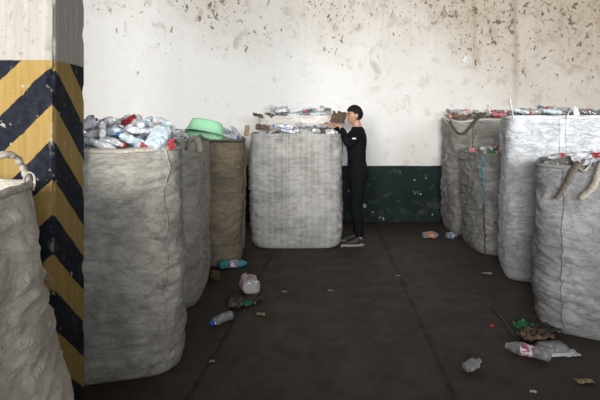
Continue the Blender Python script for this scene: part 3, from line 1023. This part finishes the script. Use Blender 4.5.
def head_shape(grow=None):
    """head facing -x, centre at the origin, 0.225 m tall"""
    nu, nv = 56, 44
    vs = []
    g = lambda a, b, w: math.exp(-((a - b) / w) ** 2)
    for j in range(nv):
        ph = PI * (j + 0.5) / nv - PI / 2
        for i in range(nu):
            th = 2 * PI * i / nu
            dx, dy, dz = math.cos(ph) * math.cos(th), math.cos(ph) * math.sin(th), math.sin(ph)
            x, y, z = dx * 0.096, dy * 0.076, dz * 0.114
            zz = z / 0.114
            f = max(0, -dx)                   # how much it faces forward
            if zz < 0:                        # jaw narrows and the nape tucks in
                y *= 1 - 0.30 * (-zz) ** 1.3
                if dx > 0: x *= 1 - 0.42 * (-zz) ** 1.1
                x -= 0.010 * (-zz)
            side = abs(dy)
            if dx < 0:
                x -= 0.020 * g(dy, 0, .17) * g(zz, -0.16, .17)            # nose tip
                x -= 0.010 * g(dy, 0, .13) * g(zz, 0.06, .20)             # bridge
                x -= 0.006 * g(zz, 0.27, .12) * g(dy, 0, .6)              # brow
                x += 0.010 * g(side, 0.36, .17) * g(zz, 0.10, .12)        # eye sockets
                x -= 0.008 * g(dy, 0, .26) * g(zz, -0.47, .06)            # upper lip
                x -= 0.007 * g(dy, 0, .24) * g(zz, -0.58, .06)            # lower lip
                x += 0.004 * g(dy, 0, .28) * g(zz, -0.525, .025)
                x -= 0.010 * g(dy, 0, .30) * g(zz, -0.85, .14)            # chin
                y += math.copysign(0.004, dy) * g(side, .62, .25) * g(zz, -0.08, .2)
            p = Vector((x, y, z))
            if grow: p = grow(p, dx, dy, zz)
            vs.append(p)
    f = grid_faces(nu, nv)
    f.append(tuple(range(nu))[::-1])
    f.append(tuple((nv - 1) * nu + i for i in range(nu)))
    return mesh('head', vs, f)


def ear_mesh(sgn):
    vs = []
    nu, nv = 20, 12
    for j in range(nv):
        ph = PI * (j + .5) / nv - PI / 2
        for i in range(nu):
            th = 2 * PI * i / nu
            a, b, c = math.cos(ph) * math.cos(th), math.cos(ph) * math.sin(th), math.sin(ph)
            x, y, z = a * 0.019, b * 0.009, c * 0.033
            x *= 1 + 0.25 * c
            y += (0.35 * abs(x) * (1 if x > 0 else .2)) * sgn
            vs.append((x + 0.008, sgn * 0.076 + y, z - 0.004))
    f = grid_faces(nu, nv)
    f.append(tuple(range(nu))[::-1]); f.append(tuple((nv - 1) * nu + i for i in range(nu)))
    return mesh('ear', vs, f)


def xform(me, M):
    me.transform(M)
    return me


def hand_meshes(wrist, fwd, palm_n, sgn, curl=0.55):
    """palm, four unequal curled fingers and a thumb leaving the side of the palm; sgn: which side the thumb is on"""
    f = Vector(fwd).normalized()
    n = Vector(palm_n); n = (n - f * n.dot(f)).normalized()      # the way the palm faces
    s = f.cross(n) * sgn                                         # towards the thumb
    w = Vector(wrist)
    out = []
    pv = [w - f * .01, w + f * .02, w + f * .055, w + f * .085]
    out.append(skin_mesh(pv, [(0, 1), (1, 2), (2, 3)], [(.024, .018), (.028, .016), (.036, .014), (.036, .011)], 2))
    for k, (off, ln) in enumerate(((.030, .070), (.010, .078), (-.010, .072), (-.029, .056))):
        a = w + f * .070 + s * off * .9
        b = w + f * .090 + s * off
        d = (f + n * curl * .45).normalized()
        c = b + d * ln * .42
        d2 = (f + n * curl * 1.5).normalized()
        e = c + d2 * ln * .34
        d3 = (f * .5 + n * curl * 2.4).normalized()
        h = e + d3 * ln * .28
        out.append(skin_mesh([a, b, c, e, h], [(0, 1), (1, 2), (2, 3), (3, 4)], [.0095, .0092, .0085, .0078, .0065], 2))
    a = w + f * .022 + s * .016
    b = w + f * .040 + s * .040 + n * .008
    c = b + (f * .8 + s * .5 + n * .45).normalized() * .034
    e = c + (f * 1.0 + s * .05 + n * .6).normalized() * .028
    out.append(skin_mesh([a, b, c, e], [(0, 1), (1, 2), (2, 3)], [.013, .0115, .0095, .0075], 2))
    return out


def boy(loc):
    M_skin = NT('skin')
    n = M_skin.noise(M_skin.coord(), 14, 3)
    M_skin.principled(M_skin.mix(n, (0.36, 0.19, 0.125), (0.46, 0.26, 0.175)), 0.5)
    M_eye = plain('eye', (0.03, 0.022, 0.018), 0.2, 0.1, 10)
    M_lip = plain('lip', (0.34, 0.12, 0.095), 0.5, 0.1, 30)
    M_hair = NT('black_hair')
    hn = M_hair.noise(M_hair.coord((60, 60, 14)), 2.0, 4, 0.7)
    M_hair.principled(M_hair.mix(hn, (0.004, 0.0035, 0.003), (0.016, 0.012, 0.010)), 0.75, hn, 0.6, 0.006, Specular_IOR_Level=0.2)
    M_shirt = plain('black_jersey', (0.005, 0.0055, 0.0065), 0.9, 0.3, 12, Specular_IOR_Level=0.15)
    M_pants = plain('dark_trousers', (0.005, 0.0055, 0.007), 0.9, 0.3, 12, Specular_IOR_Level=0.15)
    M_shoe = plain('dark_shoe', (0.018, 0.017, 0.017), 0.6, 0.3, 30)
    M_sole = plain('pale_sole', (0.28, 0.27, 0.26), 0.7, 0.1, 30)
    M_mark = plain('white_print', (0.75, 0.75, 0.75), 0.7, 0.05, 30)

    hip, knee, ank = (0.01, .088, .87), (-0.015, .098, .47), (0.03, .105, .085)
    sh = (0.015, .165, 1.385)
    el = {-1: (-0.115, -0.265, 1.225), 1: (-0.125, 0.24, 1.26)}
    wr = {-1: (-0.215, -0.185, 1.475), 1: (-0.27, 0.10, 1.485)}
    hc = Vector((-0.020, 0, 1.592))

    # one continuous body: overlapping chains fused into a single skin
    def chain(*pr):
        return skin_mesh([p for p, r in pr], [(k, k + 1) for k in range(len(pr) - 1)], [r for p, r in pr], 3)
    def loft(*rings):
        """closed tube of ellipses: centre, half depth (x), half width (y)"""
        n = 40
        P = smooth_path([(c[0], rx, c[2]) for c, rx, ry in rings], 6)
        Q = smooth_path([(ry, 0, c[2]) for c, rx, ry in rings], 6)
        vs = []
        for p, q in zip(P, Q):
            for i in range(n):
                th = 2 * PI * i / n
                c_, s_ = math.cos(th), math.sin(th)
                k = (abs(c_) ** 2.3 + abs(s_) ** 2.3) ** (-1 / 2.3)
                vs.append((p.x + c_ * k * p.y, s_ * k * q.x, p.z))
        f = grid_faces(n, len(P))
        f.append(tuple(range(n))[::-1]); f.append(tuple((len(P) - 1) * n + i for i in range(n)))
        return mesh('loft', vs, f)
    def lerp(a, b, t):
        return tuple(Vector(a).lerp(Vector(b), t))
    def sd(p, sg):
        return (p[0], p[1] * sg, p[2])
    parts = [loft(((.015, 0, .80), .085, .120), ((.02, 0, .88), .112, .162), ((.01, 0, .98), .098, .150), ((.005, 0, 1.08), .090, .132), ((0, 0, 1.24), .105, .152), ((.012, 0, 1.35), .092, .155),
                  ((.016, 0, 1.41), .070, .105), ((.013, 0, 1.45), .055, .062), ((.006, 0, 1.49), .050, .050), ((-.008, 0, 1.56), .050, .048))]
    for sg in (-1, 1):
        a, e, w = sd(sh, sg), el[sg], wr[sg]
        parts.append(chain(((0.01, .10 * sg, 1.375), .055), (a, .056), (lerp(a, e, .5), .044), (e, .038), (lerp(e, w, .35), .038), (w, .025), (lerp(e, w, 1.06), .022)))
        parts.append(chain((sd((0.01, .075, .93), sg), .085), (sd(hip, sg), .092), (sd(lerp(hip, knee, .5), sg), .074), (sd(knee, sg), .054), (sd((knee[0] + .03, knee[1], .34), sg), .054), (sd(ank, sg), .034), (sd((.035, .105, .04), sg), .030)))
        parts.append(chain((sd((0.055, .105, .045), sg), (.030, .030)), (sd((-0.02, .110, .052), sg), (.034, .036)), (sd((-0.09, .116, .038), sg), (.040, .024)), (sd((-0.155, .122, .030), sg), (.034, .017))))
    tilt = Matrix.Translation(hc) @ Matrix.Rotation(-0.10, 4, 'Y') @ Matrix.Rotation(0.10, 4, 'Z')
    parts.append(xform(head_shape(), tilt))
    for sg in (-1, 1):
        parts.append(xform(ear_mesh(sg), tilt))
        fw = (-0.75, -0.05 if sg > 0 else 0.35, 0.10)
        parts += hand_meshes(wr[sg], fw, (-0.1, 0.35 * -sg, -1.0), -sg)
    me = fuse(parts, 0.0055, 2)
    root = link('person', me, [M_skin.m, M_eye, M_lip, M_hair.m])
    it = tilt.inverted()
    for p in me.polygons:
        q = it @ p.center
        zz = q.z / 0.114
        if q.x < -0.07 and abs(q.z) < .1:
            if abs(abs(q.y) - 0.030) < 0.012 and abs(zz - 0.10) < 0.045: p.material_index = 1
            if abs(abs(q.y) - 0.031) < 0.017 and abs(zz - 0.30) < 0.032: p.material_index = 3
            if abs(q.y) < 0.020 and -0.61 < zz < -0.43 and q.x < -.09: p.material_index = 2
    root.location = loc
    tag(root, 'person with short black hair and dark clothes reaching over the striped sack', 'person')

    # clothes
    tops = [loft(((.017, 0, .80), .132, .180), ((.02, 0, .88), .134, .182), ((.01, 0, .98), .120, .168), ((.005, 0, 1.08), .113, .156), ((0, 0, 1.24), .123, .170), ((.012, 0, 1.35), .110, .170),
                 ((.016, 0, 1.41), .086, .120), ((.013, 0, 1.455), .068, .074))]
    for sg in (-1, 1):
        a, e, w = sd(sh, sg), el[sg], wr[sg]
        tops.append(chain(((0.01, .09 * sg, 1.37), .070), (a, .072), (lerp(a, e, .5), .061), (e, .054), (lerp(e, w, .4), .050), (lerp(e, w, .93), .037)))
    def wrinkle(m, a, sc):
        for v in m.vertices:
            v.co += v.normal * (a * noise.noise(Vector((v.co.x * sc, v.co.y * sc, v.co.z * sc * 1.8))) + a * .6 * noise.noise(v.co * sc * 2.4))
        return m
    shirt = wrinkle(fuse(tops, .010, 3), .007, 11)
    sw = link('long_sleeved_top', shirt, M_shirt, root)
    legs = [loft(((.012, 0, .74), .095, .150), ((.016, 0, .80), .114, .172), ((.02, 0, .88), .124, .172), ((.01, 0, .98), .108, .158))]
    for sg in (-1, 1):
        legs.append(chain((sd((0.01, .07, .92), sg), .085), (sd((hip[0], hip[1], .80), sg), .100), (sd((0, .094, .64), sg), .090), (sd(knee, sg), .074), (sd((knee[0] + .03, knee[1], .30), sg), .072), (sd((ank[0], ank[1], .09), sg), .062)))
    link('trousers', wrinkle(fuse(legs, .011, 3), .007, 10), M_pants, root)
    V, E, R = [], [], []
    def add(p, r, par=None):
        V.append(p); R.append(r)
        if par is not None: E.append((par, len(V) - 1))
        return len(V) - 1
    for sg in (-1, 1):
        V.clear(); E.clear(); R.clear()
        a = add((0.065, .105 * sg, .055), (.043, .040))
        b = add((0.02, .106 * sg, .065), (.046, .052), a)
        add((0.03, .105 * sg, .115), (.042, .046), b)
        c = add((-0.06, .114 * sg, .052), (.047, .038), b)
        d = add((-0.13, .121 * sg, .042), (.046, .028), c)
        add((-0.175, .124 * sg, .036), (.036, .020), d)
        sm = skin_mesh(V, E, R, 2)
        for v in sm.vertices: v.co.z = max(v.co.z, 0.018)
        so = link('shoe', sm, M_shoe, root)
        outl = []
        N = 28
        for z, g in ((0.0, .96), (0.0, 1.0), (.022, 1.03), (.026, 1.0)):
            for i in range(N):
                th = 2 * PI * i / N
                c_, s_ = math.cos(th), math.sin(th)
                wd = .047 * (1 + .10 * (-c_)) * (1 - .12 * math.exp(-((c_ - .15) / .3) ** 2))
                outl.append((-0.055 + c_ * .142 * g, (.114 - c_ * .010) * sg + s_ * wd * g, z))
        f = grid_faces(N, 4)
        f.append(tuple(range(N))[::-1]); f.append(tuple(3 * N + i for i in range(N)))
        sl = link('sole', mesh('sole', outl, f), M_sole, so)
        sl['label'] = 'pale shoe sole'
    # hair: full on top, short at the sides, clear of the face
    def grow(p, dx, dy, zz):
        m = max(0, min(1, (zz - 0.34 - 0.10 * dx * -1 + 1.4 * max(0, dx + .34)) / .16))
        if dx > -.1 and zz > -0.55: m = max(m, min(1, (dx + .02) / .14) if zz < .45 else 1)
        if zz < -0.42: m *= max(0, 1 - (-0.42 - zz) / .18)
        th = 0.005 + 0.016 * max(0, zz) + 0.006 * max(0, dx)
        tex = 0.004 * noise.noise(p * 70)
        d = p.normalized()
        return p + d * (m * (th + tex) - (1 - m) * 0.014)
    hair = link('hair', xform(head_shape(grow), tilt), M_hair.m, root)
    # small white print on the chest side of the sleeve
    pm = box_mesh('shirt_print', -.022, .022, -.0015, .0015, -.008, .008, .001, 1)
    pr = link('shirt_print', pm, M_mark, sw, smooth=False)
    tgt = Vector((-.045, -.30, 1.33))
    best = min(shirt.vertices, key=lambda v: (v.co - tgt).length)
    pr.location = best.co + best.normal * .0015
    pr.rotation_euler = best.normal.to_track_quat('-Y', 'Z').to_euler()
    pr['label'] = 'small white print on the black top'


boy((0.70, 6.47, 0))


# ------------------------------------------------------------------ litter on the floor
def floor_at(px, py):
    Y = EYE * FPX / (py - HZ)
    return Vector(((px - 300) / FPX * Y, Y, 0))


def floor_bottle(px, py, kind, L, R, crush, seed, tint, cap, lab, rz, label, cat='bottle', pitch=0.0, square=0.0):
    bk = BottleKind(kind, L, R, crush, seed, square=square)
    p = floor_at(px, py)
    zlo = min((Euler((0.3, pitch, rz), 'XYZ').to_matrix() @ v.co).z for v in bk.body.vertices)
    p.z = -zlo
    return put_bottle(bk, Euler((0.3, pitch, rz), 'XYZ'), p, tint, cap, lab, label, None, cat)


floor_bottle(234, 268, 'soda', .31, .050, .30, 21, 'teal', None, 'white', 0.25, 'teal and white bottle lying by the foot of the brown sack')
floor_bottle(221, 324, 'water', .21, .040, .30, 23, 'scuffed', 'blue', None, -2.2, 'clear bottle with blue cap lying beside the floor joint')
floor_bottle(526, 357, 'soda', .30, .052, .40, 24, 'scuffed', None, 'white', 2.55, 'crushed clear bottle with printed wrapper in the right foreground')
floor_bottle(473, 370, 'squat', .13, .036, .70, 25, 'scuffed', None, None, 0.4, 'small crushed clear bottle alone on the open floor', pitch=-0.2)
floor_bottle(431, 238.5, 'soda', .22, .052, .40, 26, 'scuffed', None, 'orange', 0.05, 'bottle with orange wrapper lying near the green wall')
floor_bottle(452, 238.5, 'squat', .15, .045, .50, 27, 'scuffed', None, 'blue', 0.2, 'small pale blue bottle at the foot of the corner sacks')


def cup(px, py, label):
    N = 32
    prof = [(0, .01), (0, .034), (.004, .036), (.09, .045), (.094, .047), (.096, .045), (.092, .043), (.008, .034), (.006, .01)]
    vs = [(math.cos(2 * PI * i / N) * r, math.sin(2 * PI * i / N) * r, z - .045) for z, r in prof for i in range(N)]
    o = link('plastic_cup', mesh('plastic_cup', vs, grid_faces(N, len(prof))), PET['brown'])
    o.rotation_euler = (PI / 2 - .1, 0.0, 0.5)
    o.location = floor_at(px, py) + Vector((0, 0, .045))
    return tag(o, label, 'cup')


cup(214, 279, 'amber brown plastic cup lying at the edge of the dull grey sack')


def jug_flat():
    bk = BottleKind('squat', .26, .075, .35, 31, square=0.8)
    p = floor_at(248, 291)
    e = Euler((0.0, -0.15, 1.95), 'XYZ')
    p.z = -min((e.to_matrix() @ v.co).z for v in bk.body.vertices)
    PET['milky'] = pet('milky_plastic', (0.62, 0.60, 0.60), 1.2)
    o = put_bottle(bk, e, p, 'milky', None, 'white', 'flattened milky white jug with red print lying on dark rubbish', None, 'jug')
    o.name = 'plastic_jug'


jug_flat()


def tray(px, py):
    bm = box_mesh('plastic_tray', -.095, .095, -.06, .06, 0, .05, .014, 3)
    o = link('plastic_tray', bm, PET['scuffed'])
    o.location = floor_at(px, py) + Vector((0, 0, .006))
    o.rotation_euler = (0, 0, 0.12)
    lip = link('tray_lip', box_mesh('tray_lip', -.115, .115, -.078, .078, -.003, .006, .003, 2), M_whitefilm, o)
    return tag(o, 'pale blue plastic box next to the crushed bottle with printed wrapper', 'box')


tray(552, 352)
scrap('plastic_film', floor_at(566, 354), .15, .10, M_whitefilm, 20, 'white film strip sticking out from under the pale blue box', 'film', amp=.15)
scrap('plastic_wrapper', floor_at(523, 330), .13, .11, M_greenfilm, 21, 'green net scrap lying by the foot of the strapped sack', 'scrap', amp=.7)
scrap('paper_scrap', floor_at(534, 339), .24, .16, M_brownpaper, 22, 'dark brown paper rubbish beside the green scrap', 'scrap', amp=.4)
scrap('paper_scrap', floor_at(545, 333), .20, .14, M_darkfilm, 23, 'black film rubbish tucked against the strapped sack', 'scrap', amp=.4)
scrap('plastic_film', floor_at(243, 302), .26, .16, M_darkfilm, 24, 'dark film rubbish under the milky white jug', 'scrap', amp=.4)
scrap('leaf_litter', floor_at(236, 305), .10, .22, M_leaf, 25, 'grey green rubbish trailing from the jug towards the joint', 'scrap', amp=.5)
scrap('plastic_wrapper', floor_at(246, 306), .10, .08, M_greenfilm, 26, 'green scrap in front of the milky white jug', 'scrap', amp=.5)
scrap('plastic_wrapper', floor_at(257, 300), .11, .08, M_brownpaper, 27, 'reddish brown scrap right of the milky white jug', 'scrap', amp=.5)
scrap('paper_scrap', floor_at(261, 315), .07, .05, M_tan, 28, 'small tan scrap in front of the rubbish pile', 'scrap', amp=.3)
scrap('paper_scrap', floor_at(585, 383), .10, .045, M_tan, 29, 'curled tan scrap in the right bottom corner', 'scrap', amp=.4)
scrap('paper_scrap', floor_at(533, 392), .035, .022, M_whitefilm, 30, 'tiny white scrap nearest the bottom edge', 'scrap', amp=.3)
scrap('paper_scrap', floor_at(487, 274), .09, .05, M_greyfilm, 31, 'grey scrap on the floor beside the low ash-grey sack', 'scrap', amp=.3)
scrap('paper_scrap', floor_at(284, 292), .05, .03, M_tan, 32, 'small tan scrap alone in mid floor near the striped sack', 'scrap', amp=.3)
scrap('paper_scrap', floor_at(330, 291), .045, .03, M_tan, 33, 'small tan scrap in the middle of the aisle', 'scrap', amp=.3)
scrap('paper_scrap', floor_at(398, 276), .05, .03, M_tan, 34, 'small tan scrap beside the right floor joint', 'scrap', amp=.3)
scrap('paper_scrap', floor_at(212, 362), .035, .03, M_tan, 35, 'pale crumb lying in the left floor joint', 'scrap', amp=.3)


def bottle_cap_on_floor(px, py, mat, label):
    r, h, N = .016, .013, 24
    prof = [(0, r), (h * .9, r), (h, r * .85), (h, .001)]
    vs = [(math.cos(2 * PI * i / N) * q * (1 + .03 * (i % 2)), math.sin(2 * PI * i / N) * q, z) for z, q in prof for i in range(N)]
    f = grid_faces(N, 4); f.append(tuple(range(N))[::-1])
    o = link('bottle_cap', mesh('bottle_cap', vs, f), mat)
    o.location = floor_at(px, py)
    return tag(o, label, 'cap')


bottle_cap_on_floor(492, 326, CAPC['red'], 'red bottle cap on the floor beside the thin stick')
st = link('stick', strap_mesh('stick', [floor_at(493, 309) + Vector((0, 0, .008)), floor_at(502, 320) + Vector((0, 0, .010)), floor_at(514, 337) + Vector((0, 0, .008))], .014, .014, rough=.4, seed=3), M_darkfilm)
tag(st, 'thin dark stick lying on the floor beside the green scrap', 'stick')
lc = link('shoe_lace', strap_mesh('shoe_lace', [floor_at(341, 247) + Vector((0, 0, .006)), floor_at(347, 245.5) + Vector((0, 0, .006)), floor_at(353, 244.5) + Vector((0, 0, .006)), floor_at(357, 241.5) + Vector((0, 0, .006)), floor_at(360, 238) + Vector((0, 0, .006))], .022, .009, rough=.3, seed=5), M_cordpale)
lc.name = 'cord_scrap'
tag(lc, 'pale cord scrap on the floor at the foot of the person', 'cord')

CL, BL, GR, SM = 'clear', 'pale blue', 'grey', 'smoky'
heap(B, 105, 'heaped on the sack behind the striped pillar', 11, [CL, CL, BL, BL, CL], [None, None, 'white', 'blue', None, None, None, 'red'], [None] * 12 + ['blue', 'red', 'pink'], tiers=16, margin=0.0, fixed=FIX_B, tilt=0.45, upright=0.06, zmax=0.235, scale=.8)
heap(Cc, 30, 'on the dull grey sack by the green basin', 12, [CL, BL, CL], [None, None, 'blue', 'white'], [None] * 8 + ['blue'], tiers=14, margin=0.0, fixed=FIX_C, tilt=0.3, upright=0.05, zmax=0.10, scale=.8)
heap(D, 36, 'on the dark brown sack', 13, [CL, BL, CL, GR], [None, None, 'blue', 'white'], [None] * 8 + ['blue'], tiers=14, margin=0.0, tilt=0.3, upright=0.05, zmax=0.16, scale=.8)
heap(E, 36, 'on the striped sack by the boy', 14, [CL, CL, BL, GR, SM], [None, None, None, 'blue', 'red', 'white'], [None] * 7 + ['red', 'blue'], tiers=12, margin=0.0, fixed=FIX_E, tilt=0.25, upright=0.05, zmax=0.14, scale=.8)
heap(F, 30, 'by the wall behind the striped sack', 15, [CL, GR, GR, BL, SM], [None, None, None, 'blue', 'red'], [None] * 7 + ['red'], tiers=12, margin=0.0, tilt=0.25, upright=0.0, zmax=0.17, scale=.8)
heap(G, 30, 'on the tall smoke-grey corner sack', 16, [GR, SM, GR, 'brown', SM, GR], [None, None, None, 'red', 'blue'], [None, None, None, None, 'red', 'orange', 'pink'], tiers=12, margin=0.0, tilt=0.25, upright=0.0, zmax=0.15, scale=.8)
heap(H, 26, 'on the low sack with the blue ribbon', 17, [CL, 'green', SM, GR, GR], [None, None, None, 'red', 'white'], [None, None, None, 'red', 'pink'], tiers=12, margin=0.0, tilt=0.25, upright=0.0, zmax=0.09, scale=.8)
heap(I, 26, 'on the tall bright white sack', 18, [GR, SM, BL, SM, GR], [None, None, None, 'blue', 'red'], [None, None, None, None, 'red'], tiers=12, margin=0.0, tilt=0.2, upright=0.0, zmax=0.13, scale=.8)
heap(J, 24, 'on the sack with two hanging straps', 19, [GR, CL, SM, GR], [None, None, None, 'red', 'white'], [None, None, None, None, 'red', 'pink'], tiers=12, margin=0.0, tilt=0.25, upright=0.0, zmax=0.09, scale=.8)

chip = link('plaster_chip', crumple_mesh('plaster_chip', .05, .10, 51, amp=.12, t=.006), M_whitefilm)
chip.location = at(464.5, 59.5, 7.765)
chip.rotation_euler = (PI / 2, 0.5, 0)
tag(chip, 'small white plaster chip stuck on the stained back wall', 'chip')
